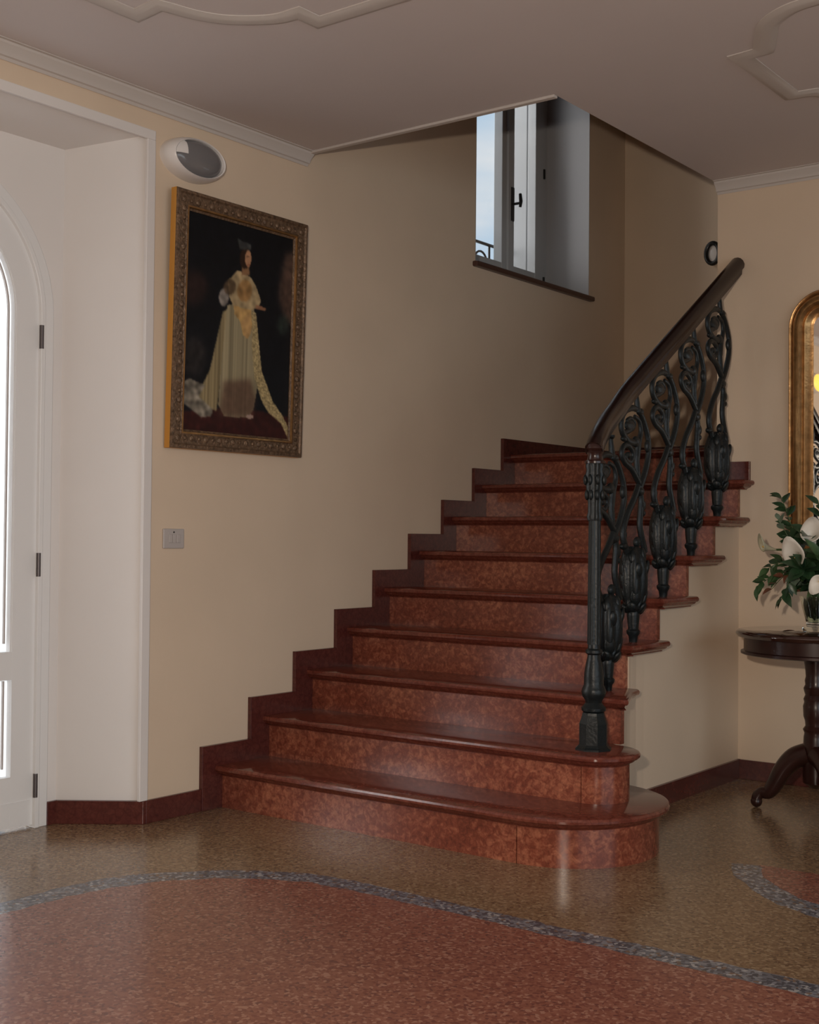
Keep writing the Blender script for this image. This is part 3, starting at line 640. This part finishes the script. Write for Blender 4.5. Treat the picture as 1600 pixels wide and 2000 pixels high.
img = np.zeros((H_, W_, 3)); img[:] = (11, 12, 15)
rs = np.random.RandomState(2)
def blur(a, k):
    for _ in range(k):
        p = np.pad(a, 1, mode='edge'); a = (p[1:-1, 1:-1]*4+p[:-2, 1:-1]+p[2:, 1:-1]+p[1:-1, :-2]+p[1:-1, 2:])/8
    return a
fine = rs.rand(H_, W_); soft = blur(rs.rand(H_, W_), 14); soft = (soft-soft.min())/(soft.max()-soft.min())
vert = blur(np.repeat(rs.rand(1, W_), H_, 0), 3); vert = (vert-vert.min())/(vert.max()-vert.min())
def pmask(poly, k=1):
    ins = np.zeros((H_, W_), bool); n_ = len(poly)
    for i in range(n_):
        x0, y0_ = poly[i]; x1, y1_ = poly[(i+1) % n_]
        if y0_ == y1_: continue
        c = ((y0_ > ZY) != (y1_ > ZY)) & (ZX < (x1-x0)*(ZY-y0_)/(y1_-y0_)+x0); ins ^= c
    return blur(ins.astype(float), k)
def paint(m_, col, tex=0.0, t=None):
    global img
    c = np.array(col, float)[None, None]*np.ones((H_, W_, 1))
    if tex: c = c*(1-tex+2*tex*(t if t is not None else soft))[..., None]
    img = img*(1-m_[..., None])+c*m_[..., None]
def blob(cx, cy, rx, ry, k=1): return blur((((ZX-cx)/rx)**2+((ZY-cy)/ry)**2 < 1).astype(float), k)
paint(np.ones((H_, W_)), (12, 13, 16), 0.25)
paint(blob(90, 700, 100, 130, 60)*0.8, (38, 26, 24), 0.3); paint(blob(110, 1230, 80, 150, 50)*0.6, (42, 38, 36), 0.5)
paint(pmask([(760, 430), (850, 430), (850, 1000), (780, 960), (720, 800), (715, 690)], 40)*0.9, (66, 50, 42), 0.4); paint(blob(755, 985, 46, 76, 30)*0.7, (38, 46, 40), 0.4)
paint(pmask([(0, 1660), (420, 1620), (830, 1690), (830, 1900), (0, 1900)], 4), (42, 18, 16), 0.35)
paint(pmask([(300, 880), (345, 860), (330, 1150), (275, 1650), (250, 1640), (130, 1590), (125, 1560), (220, 1330)], 2), (112, 100, 74), 0.2, vert)
paint(pmask([(10, 1450), (80, 1400), (190, 1450), (150, 1540), (250, 1640), (240, 1690), (170, 1700), (80, 1620), (10, 1570)], 2), (98, 92, 82), 0.6)
paint(pmask([(330, 830), (500, 800), (540, 900), (575, 1150), (580, 1400), (545, 1640), (500, 1700), (330, 1690), (285, 1600), (300, 1300)], 1), (118, 109, 86), 0.2, vert)
paint(pmask([(320, 1420), (520, 1400), (560, 1560), (540, 1700), (290, 1690)], 26)*0.7, (66, 46, 38), 0.2)
paint(pmask([(372, 800), (500, 790), (520, 1000), (490, 1090), (450, 1060), (430, 960), (385, 900)], 1), (142, 114, 72), 0.3)
paint(pmask([(440, 960), (470, 1095), (510, 1060), (500, 880)], 1)*0.5, (150, 118, 80), 0.2)
paint(pmask([(515, 880), (545, 890), (575, 1150), (600, 1340), (640, 1440), (690, 1570), (770, 1680), (825, 1780), (815, 1850), (760, 1740), (660, 1660), (600, 1560), (545, 1380), (520, 1150)], 1), (128, 114, 82), 0.35, blur(fine, 1))
paint(pmask([(330, 640), (400, 560), (460, 590), (500, 620), (545, 700), (580, 800), (560, 850), (500, 870), (370, 830), (340, 760)], 1), (128, 112, 84), 0.4)
paint(blob(455, 720, 55, 85, 3), (120, 92, 58), 0.4); paint(blob(305, 770, 36, 70, 2), (104, 98, 92), 0.4); paint(blob(345, 690, 45, 60, 3)*0.8, (66, 52, 38), 0.5)
paint(pmask([(430, 520), (480, 520), (490, 600), (430, 600)], 2), (110, 82, 58)); paint(blob(452, 470, 40, 80, 2), (36, 24, 18)); paint(blob(474, 470, 23, 66, 1), (140, 104, 78), 0.2)
paint(pmask([(390, 310), (430, 340), (490, 360), (495, 405), (410, 400)], 2)*0.9, (54, 55, 54), 0.4)
paint(pmask([(540, 830), (620, 852), (615, 872), (540, 862)], 1)*0.9, (120, 84, 62)); paint(blob(520, 1690, 28, 16, 1), (130, 110, 100)); paint(blob(470, 455, 14, 6, 1)*0.6, (50, 34, 28)); paint(blob(478, 520, 12, 6, 1)*0.6, (96, 44, 36))
img = np.clip(img, 0, 255)/255; lin = np.where(img <= 0.04045, img/12.92, ((img+0.055)/1.055)**2.4)
b = MB()
cy0, cy1, cz0, cz1 = PY0+FW-0.004, PY1-FW+0.004, PZ0+FW-0.004, PZ1-FW+0.004
vs = []
for j in range(H_):
    z = cz1+(cz0-cz1)*j/(H_-1)
    for i in range(W_): vs.append((tiltx(z)+0.018, cy0+(cy1-cy0)*i/(W_-1), z))
b.add(vs, [(j*W_+i, j*W_+i+1, (j+1)*W_+i+1, (j+1)*W_+i) for j in range(H_-1) for i in range(W_-1)])
mc, t_, p_ = newmat('oil_paint'); at = t_.nodes.new('ShaderNodeVertexColor'); at.layer_name = 'paint'
gm = t_.nodes.new('ShaderNodeMix'); gm.data_type = 'RGBA'; gm.blend_type = 'MULTIPLY'; gm.inputs[0].default_value = 1; gm.inputs[7].default_value = (1.7, 1.7, 1.7, 1)
t_.links.new(at.outputs['Color'], gm.inputs[6]); t_.links.new(gm.outputs[2], p_.inputs['Base Color']); p_.inputs['Roughness'].default_value = 0.45; p_.inputs['Specular IOR Level'].default_value = 0.2
cv = obj('canvas', b, mc, pic)
ca = cv.data.color_attributes.new('paint', 'FLOAT_COLOR', 'POINT')
flat_ = np.concatenate([lin.reshape(-1, 3), np.ones((H_*W_, 1))], 1).astype(np.float32).ravel()
if len(cv.data.vertices) == H_*W_: ca.data.foreach_set('color', flat_)

# ------------------------------------------------------------------ oval wall lamps, switch, wall fitting
def wall_lamp(cy, cz, label, glassmat):
    t = thing('oval_wall_lamp', label, 'wall lamp', (0, cy, cz), 'oval wall lamps')
    n = 40; prof = [(0.0, 1.0), (0.02, 1.0), (0.035, 0.985), (0.05, 0.95), (0.064, 0.90), (0.070, 0.86), (0.068, 0.835), (0.060, 0.82), (0.03, 0.80)]
    V = []; F = []
    for x, f in prof:
        for i in range(n):
            a = 2*PI*i/n; V.append((x, cy+0.158*f*math.cos(a), cz+0.086*f*math.sin(a)))
    for j in range(len(prof)-1):
        for i in range(n): F.append((j*n+i, j*n+(i+1) % n, (j+1)*n+(i+1) % n, (j+1)*n+i))
    F.append([(len(prof)-1)*n+i for i in range(n)]); F.append(list(range(n))[::-1])
    obj('housing', MB().add(V, F), M['plastic'], t, 40)
    V = []; F = []; R_ = 8
    for j in range(R_+1):
        f = 1-j/R_
        for i in range(n):
            a = 2*PI*i/n; V.append((0.052+0.034*math.sqrt(max(0, 1-f*f)), cy+0.158*0.815*f*math.cos(a), cz+0.086*0.815*f*math.sin(a)))
    for j in range(R_):
        for i in range(n): F.append((j*n+i, j*n+(i+1) % n, (j+1)*n+(i+1) % n, (j+1)*n+i))
    obj('diffuser', MB().add(V, F), glassmat, t, 60)
    # lid over the near end
    V = []; F = []
    for j in range(9):
        f = 1-j/8*0.99
        for i in range(n//2+1):
            a = PI/2+PI*i/(n//2)
            yy_ = cy+0.158*0.83*f*math.cos(a); zz_ = cz+0.086*0.83*f*math.sin(a)
            zz_ = max(zz_, cz-0.002); cut = cy-0.082
            yy_ = min(yy_, cut) if yy_ > cut else yy_
            g_ = min(1, math.hypot((yy_-cy)/(0.158*0.83), (zz_-cz)/(0.086*0.83)))
            V.append((0.056+0.036*math.sqrt(max(0, 1-g_*g_)), yy_, zz_))
    q_ = n//2+1
    for j in range(8):
        for i in range(q_-1): F.append((j*q_+i, j*q_+i+1, (j+1)*q_+i+1, (j+1)*q_+i))
    obj('lid', MB().add(V, F), M['plastic'], t, 60)
    return t
wall_lamp(-0.93, 2.627, 'unlit white oval wall lamp with grey diffuser above the framed painting', M['lampglass'])
wall_lamp(-3.60, 2.44, 'lit yellow oval wall lamp seen only as a reflection in the gilt mirror', M['lamplit'])
sw = thing('light_switch', 'small grey light switch plate on the cream wall below the painting', 'light switch', (0, -0.995, 1.064))
obj('plate', MB().box((0.0, -1.050, 1.065), (0.009, -0.939, 1.144)), M['switch'], sw, None, 0.004)
for i in range(3): obj('button', MB().box((0.008, -1.022+i*0.020, 1.088), (0.013, -1.004+i*0.020, 1.122)), M['switch'], sw, None, 0.002)
obj('indicator', MB().box((0.008, -0.999, 1.127), (0.0105, -0.993, 1.133)), M['black'], sw)
wf = thing('wall_fitting', 'black oval wall fitting with pale centre half hidden by the wall edge', 'wall fitting', (0.62, YL, 2.85))
b = MB(); n = 28
b.tube([(0.607+0.042*math.cos(2*PI*i/n), YL-0.025, 2.852+0.062*math.sin(2*PI*i/n)) for i in range(n+1)], 0.014, 10); obj('ring', b, M['black'], wf, 60)
obj('centre', MB().ell((0.607, YL-0.012, 2.852), (0.034, 0.012, 0.055), 16, 10), M['plastic'], wf, 60)

# ------------------------------------------------------------------ gilt mirror
mr = thing('gilt_mirror', 'tall gilt framed mirror with rounded top corners on the wall above the table', 'mirror', (2.09, YB, 1.05))
MX0, MX1, MZ0, MZ1, MR_ = 1.655, 2.52, 1.05, 2.262, 0.17
path = [(MX1, MZ0), (MX0, MZ0)][::-1]
pth = [(MX0, MZ0)] + [(MX0+MR_-MR_*math.cos(PI/2*i/14), MZ1-MR_+MR_*math.sin(PI/2*i/14)) for i in range(15)] + [(MX1-MR_+MR_*math.sin(PI/2*i/14), MZ1-MR_+MR_*math.cos(PI/2*i/14)) for i in range(15)] + [(MX1, MZ0)]
def inset(P, d_):
    out = []; n = len(P); c = Vector((sum(p[0] for p in P)/n, sum(p[1] for p in P)/n))
    for i in range(n):
        a, b_, c_ = Vector(P[i-1]), Vector(P[i]), Vector(P[(i+1) % n])
        t1 = (b_-a).normalized(); t2 = (c_-b_).normalized(); n1 = Vector((t1.y, -t1.x)); n2 = Vector((t2.y, -t2.x)); nn = (n1+n2)
        nn = nn.normalized()/max(0.4, math.sqrt(max(0.01, (1+t1.dot(t2))/2))); out.append((b_.x+nn.x*d_, b_.y+nn.y*d_))
    return out
mp_ = [(0.0, 0.0), (0.0, 0.020), (0.006, 0.028), (0.014, 0.026), (0.018, 0.018), (0.026, 0.034), (0.040, 0.046), (0.056, 0.046), (0.066, 0.034), (0.070, 0.028), (0.078, 0.032), (0.086, 0.028), (0.092, 0.016), (0.108, 0.012), (0.114, 0.010), (0.114, 0.0)]
V = []; F = []; n = len(pth)
for d_, hgt in mp_:
    for (x, z) in inset(pth, d_): V.append((x, YB-0.001-hgt, z))
for j in range(len(mp_)-1):
    for i in range(n): F.append((j*n+i, j*n+(i+1) % n, (j+1)*n+(i+1) % n, (j+1)*n+i))
obj('frame', MB().add(V, F), M['gold'], mr, 50)
P_ = inset(pth, 0.108); obj('mirror_glass', MB().prism(P_, lambda p: (p[0], YB-0.004, p[1]), lambda p: (p[0], YB-0.010, p[1])), M['mirror'], mr)

# ------------------------------------------------------------------ round table
TX, TY, TZ = 1.966, 0.76, 0.745
tb = thing('pedestal_table', 'round dark polished pedestal table with carved legs under the flower vase', 'table', (TX, TY, 0))
obj('table_top', MB().lathe([(TZ-0.030, 0.302), (TZ-0.026, 0.316), (TZ-0.014, 0.324), (TZ-0.006, 0.322), (TZ, 0.314)], (TX, TY, 0), 64), M['tabletop'], tb, 40)
obj('apron', MB().lathe([(TZ-0.100, 0.292), (TZ-0.096, 0.302), (TZ-0.086, 0.302), (TZ-0.082, 0.290), (TZ-0.030, 0.290)], (TX, TY, 0), 64), M['wood'], tb, 40)
zc = lambda py: 0.737-(py-1237)*0.00211
cp = [(1490, 0.050), (1475, 0.052), (1440, 0.049), (1432, 0.046), (1425, 0.052), (1418, 0.042), (1408, 0.044), (1400, 0.050), (1380, 0.052), (1372, 0.047), (1366, 0.050), (1358, 0.043), (1350, 0.048), (1345, 0.050), (1338, 0.043), (1330, 0.045), (1322, 0.041), (1310, 0.043), (1300, 0.046), (1290, 0.050), (1282, 0.052), (1276, 0.058), (1268, 0.06)]
obj('column', MB().lathe([(0.10, 0.02), (0.12, 0.05), (zc(1515), 0.053)]+[(zc(y), r) for y, r in cp], (TX, TY, 0), 36), M['wood'], tb, 35)
def table_leg(a):
    b = MB(); P = [(0.03, 0.235), (0.085, 0.215), (0.13, 0.165), (0.165, 0.10), (0.190, 0.066), (0.218, 0.062), (0.234, 0.045), (0.238, 0.022)]
    c = crom([(TX+r*math.cos(a), TY+r*math.sin(a), z) for r, z in P], 6); m = len(c)
    rr = [0.05-0.028*min(1, i/(m*0.72)) for i in range(m)]
    b.tube(c, rr, 12); b.ell((TX+0.238*math.cos(a), TY+0.238*math.sin(a), 0.024), (0.024, 0.024, 0.024)); return obj('leg', b, M['wood'], tb, 60)
for a in (math.radians(194), math.radians(314), math.radians(74)): table_leg(a)

# ------------------------------------------------------------------ vase and flowers
VX, VY = 1.972, 0.745
vs_ = thing('flower_vase', 'clear glass vase holding white lilies and greenery on the round table', 'vase', (VX, VY, TZ))
out = [(0.0, 0.052), (0.008, 0.058), (0.014, 0.055), (0.022, 0.042), (0.034, 0.040), (0.06, 0.047), (0.10, 0.058), (0.145, 0.068)]
inn = [(0.145, 0.064), (0.10, 0.054), (0.06, 0.043), (0.036, 0.034)]
obj('glass_body', MB().lathe([(z, r) for z, r in out+inn], (VX, VY, TZ+0.0005), 32), M['vase'], vs_, 50)
obj('water', MB().lathe([(0.038, 0.032), (0.06, 0.0415), (0.10, 0.0525)], (VX, VY, TZ+0.0005), 28), M['water'], vs_, 50)
def leaf_mesh(mb, p, d, up, L, Wd, curl=0.25, mi=0):
    d = Vector(d).normalized(); s_ = d.cross(Vector(up)); s_ = s_.normalized() if s_.length > 1e-4 else Vector((1, 0, 0)); u = s_.cross(d).normalized()
    n = 6; V = []; F = []
    for i in range(n+1):
        t = i/n; w_ = Wd*math.sin(PI*min(1, t**0.8*0.98+0.02)); c = Vector(p)+d*L*t-u*curl*L*t*t
        V += [c-s_*w_+u*w_*0.35, c, c+s_*w_+u*w_*0.35]
    for i in range(n):
        for j in range(2): F.append((i*3+j, i*3+j+1, (i+1)*3+j+1, (i+1)*3+j))
    mb.add(V, F, mi)
def pt(px, py, y):
    f = 2502.8; d_ = CF+CR*((px-800)/f)-CU*((py-1000)/f); t = (y-CAM.y)/d_.y; return CAM+d_*t
R = random.Random(11)
def sprig(end, label, mat, nl=14, L=0.055, Wd=0.011, droop=0.0):
    end = Vector(end); base = Vector((VX+R.uniform(-0.02, 0.02), VY+R.uniform(-0.02, 0.02), TZ+0.06))
    rim = Vector((VX, VY, TZ+0.17))+(Vector((end.x-VX, end.y-VY, 0)).normalized()*0.035)
    t = thing('foliage_sprig', label, 'foliage', base, 'sprigs of greenery in the vase')
    c = crom([base, rim, rim.lerp(end, 0.55)+Vector((0, 0, 0.03+droop)), end], 8)
    obj('stem', MB().tube(c, [0.003-0.0018*i/len(c) for i in range(len(c))], 6), M['stem'], t, 60)
    b = MB(); m = len(c)
    for i in range(nl):
        f = 0.36+0.64*i/(nl-1); p = c[min(m-1, int(f*(m-1)))]; q_ = c[min(m-1, int(f*(m-1))+1)]; tg = (q_-c[max(0, int(f*(m-1))-1)]).normalized()
        sd = tg.cross(Vector((R.uniform(-1, 1), R.uniform(-1, 1), R.uniform(-1, 1)))).normalized()
        leaf_mesh(b, p, tg*0.75+sd*0.9, (R.uniform(-0.5, 0.5), -0.7, 0.8), L*R.uniform(0.75, 1.25), Wd*R.uniform(0.8, 1.25), R.uniform(0.05, 0.35))
    obj('leaves', b, mat, t, 80)
for (px, py, y), lb, mt, nl, L, Wd, dr in [
    ((1527, 972, 0.72), 'dark green sprig reaching up to the left of the gilt mirror frame', 'leaf', 20, 0.06, 0.017, 0.0),
    ((1520, 1015, 0.66), 'grey green sprig just left of the highest white lily', 'leaf3', 9, 0.05, 0.014, 0.0),
    ((1478, 1148, 0.66), 'leafy green sprig drooping lowest at the left of the bouquet', 'leaf2', 22, 0.055, 0.013, 0.03),
    ((1500, 1110, 0.70), 'mid green sprig under the white lily that points left', 'leaf2', 20, 0.055, 0.014, 0.03),
    ((1525, 1175, 0.60), 'dark pointed leaves hanging over the left rim of the vase', 'leaf', 18, 0.06, 0.015, 0.05),
    ((1545, 1050, 0.68), 'dark green leaves between the two big white lilies', 'leaf', 26, 0.075, 0.024, 0.0),
    ((1570, 1110, 0.58), 'broad dark leaves at the front centre of the bouquet', 'leaf', 30, 0.085, 0.026, 0.0),
    ((1600, 985, 0.74), 'dark sprig standing up in front of the lower mirror frame', 'leaf', 14, 0.06, 0.018, 0.0),
    ((1640, 1010, 0.70), 'green sprig leaning right out of the bouquet', 'leaf2', 16, 0.06, 0.016, 0.0),
    ((1600, 1085, 0.60), 'green leaves crowding the right half of the bouquet', 'leaf2', 28, 0.08, 0.024, 0.0),
    ((1650, 1120, 0.66), 'dark sprig drooping over the right rim of the vase', 'leaf', 16, 0.06, 0.014, 0.03),
    ((1508, 1150, 0.62), 'russet brown leaves low on the left of the bouquet', 'brownleaf', 7, 0.05, 0.013, 0.03),
    ((1580, 1045, 0.64), 'dark leaves tucked behind the highest white lily', 'leaf', 22, 0.08, 0.024, 0.0),
    ((1548, 1130, 0.62), 'grey green leaves low on the left of the bouquet', 'leaf3', 9, 0.055, 0.016, 0.02)]:
    sprig(pt(px, py, y), lb, M[mt], nl, L, Wd, dr)
b = MB()
for i in range(44):
    a = R.uniform(0, 2*PI); r = R.uniform(0.004, 0.030); leaf_mesh(b, (VX+r*math.cos(a), VY+r*math.sin(a), TZ+0.046+R.uniform(0, 0.035)), (0.28*math.cos(a), 0.28*math.sin(a), 1), (math.cos(a+0.6), math.sin(a+0.6), 0.1), 0.085, 0.013, 0.05)
t = thing('foliage_sprig', 'bundle of green stems and leaves inside the glass vase', 'foliage', (VX, VY, TZ+0.05), 'sprigs of greenery in the vase'); obj('leaves', b, M['vaseleaf'], t, 80)
def calla(c, axis, tipdir, L, rad, label, mat, spad=True, stemto=None):
    c = Vector(c); ax = Vector(axis).normalized(); td = Vector(tipdir); td = (td-ax*td.dot(ax)).normalized(); sd = ax.cross(td)
    t = thing('white_lily', label, 'flower', c, 'white lilies in the vase'); V = []; F = []; n = 24; m = 10
    for j in range(m+1):
        s_ = j/m
        for i in range(n):
            a = 2*PI*i/n; fr_ = (1+math.cos(a))/2
            r = rad*(0.10+0.55*s_**1.1+0.55*s_**4*(0.4+fr_)); h = L*(s_*(0.72+0.22*fr_))
            if s_ > 0.8: h += L*0.10*((s_-0.8)/0.2)**2*(fr_**4)*1.0-L*0.10*((s_-0.8)/0.2)**2*(1-fr_)
            V.append(c+ax*h+td*r*math.cos(a)*(1+0.5*fr_**6*max(0, s_-0.7)/0.3)+sd*r*math.sin(a))
    for j in range(m):
        for i in range(n): F.append((j*n+i, j*n+(i+1) % n, (j+1)*n+(i+1) % n, (j+1)*n+i))
    o = obj('bloom', MB().add(V, F), mat, t, 80); so = o.modifiers.new('thick', 'SOLIDIFY'); so.thickness = 0.0014
    if spad: obj('spadix', MB().tube([c+ax*L*0.2, c+ax*L*0.5, c+ax*L*0.74], [0.003, 0.0052, 0.003], 8), M['spadix'], t, 60)
    st = Vector((VX, VY, TZ+0.16)); obj('stem', MB().tube(crom([c+ax*0.004, c-ax*0.05, st.lerp(c, 0.3)+Vector((0, 0, 0.02)), st, st-Vector((0, 0, 0.09))], 7), 0.0045, 8), M['stem'], t, 60)
tc_ = -CF
calla(pt(1592, 1066, 0.66), CU*0.75-CR*0.42+tc_*0.55, CU-CR*0.1, 0.085, 0.038, 'large white lily highest in the bouquet with a greenish base', M['petal'], False)
calla(pt(1566, 1088, 0.62), -CR*0.75+tc_*0.65-CU*0.02, CU*0.7-CR*0.3, 0.066, 0.042, 'white lily with yellow centre at the middle left of the bouquet', M['petal'])
calla(pt(1517, 1074, 0.68), -CR*0.95+CU*0.22+tc_*0.1, CU*1.0-CR*0.2, 0.085, 0.024, 'pale slender lily pointing left towards the stair', M['petalg'])
calla(pt(1612, 1132, 0.56), -CR*0.7-CU*0.15+tc_*0.55, -CU*0.6-CR*0.6, 0.055, 0.028, 'small white lily lowest in the bouquet above the vase rim', M['petal'])
b = MB(); p = pt(1538, 1226, 0.60); leaf_mesh(b, (p.x-0.02, 0.60, TZ+0.004), (1, 0.1, 0.0), (0, 0, 1), 0.05, 0.016, -0.12)
tag(obj('fallen_leaf', b, M['brownleaf'], None, 80, loc=(p.x, 0.60, TZ)), 'small curled brown leaf fallen on the table left of the vase', 'leaf')
b = MB()
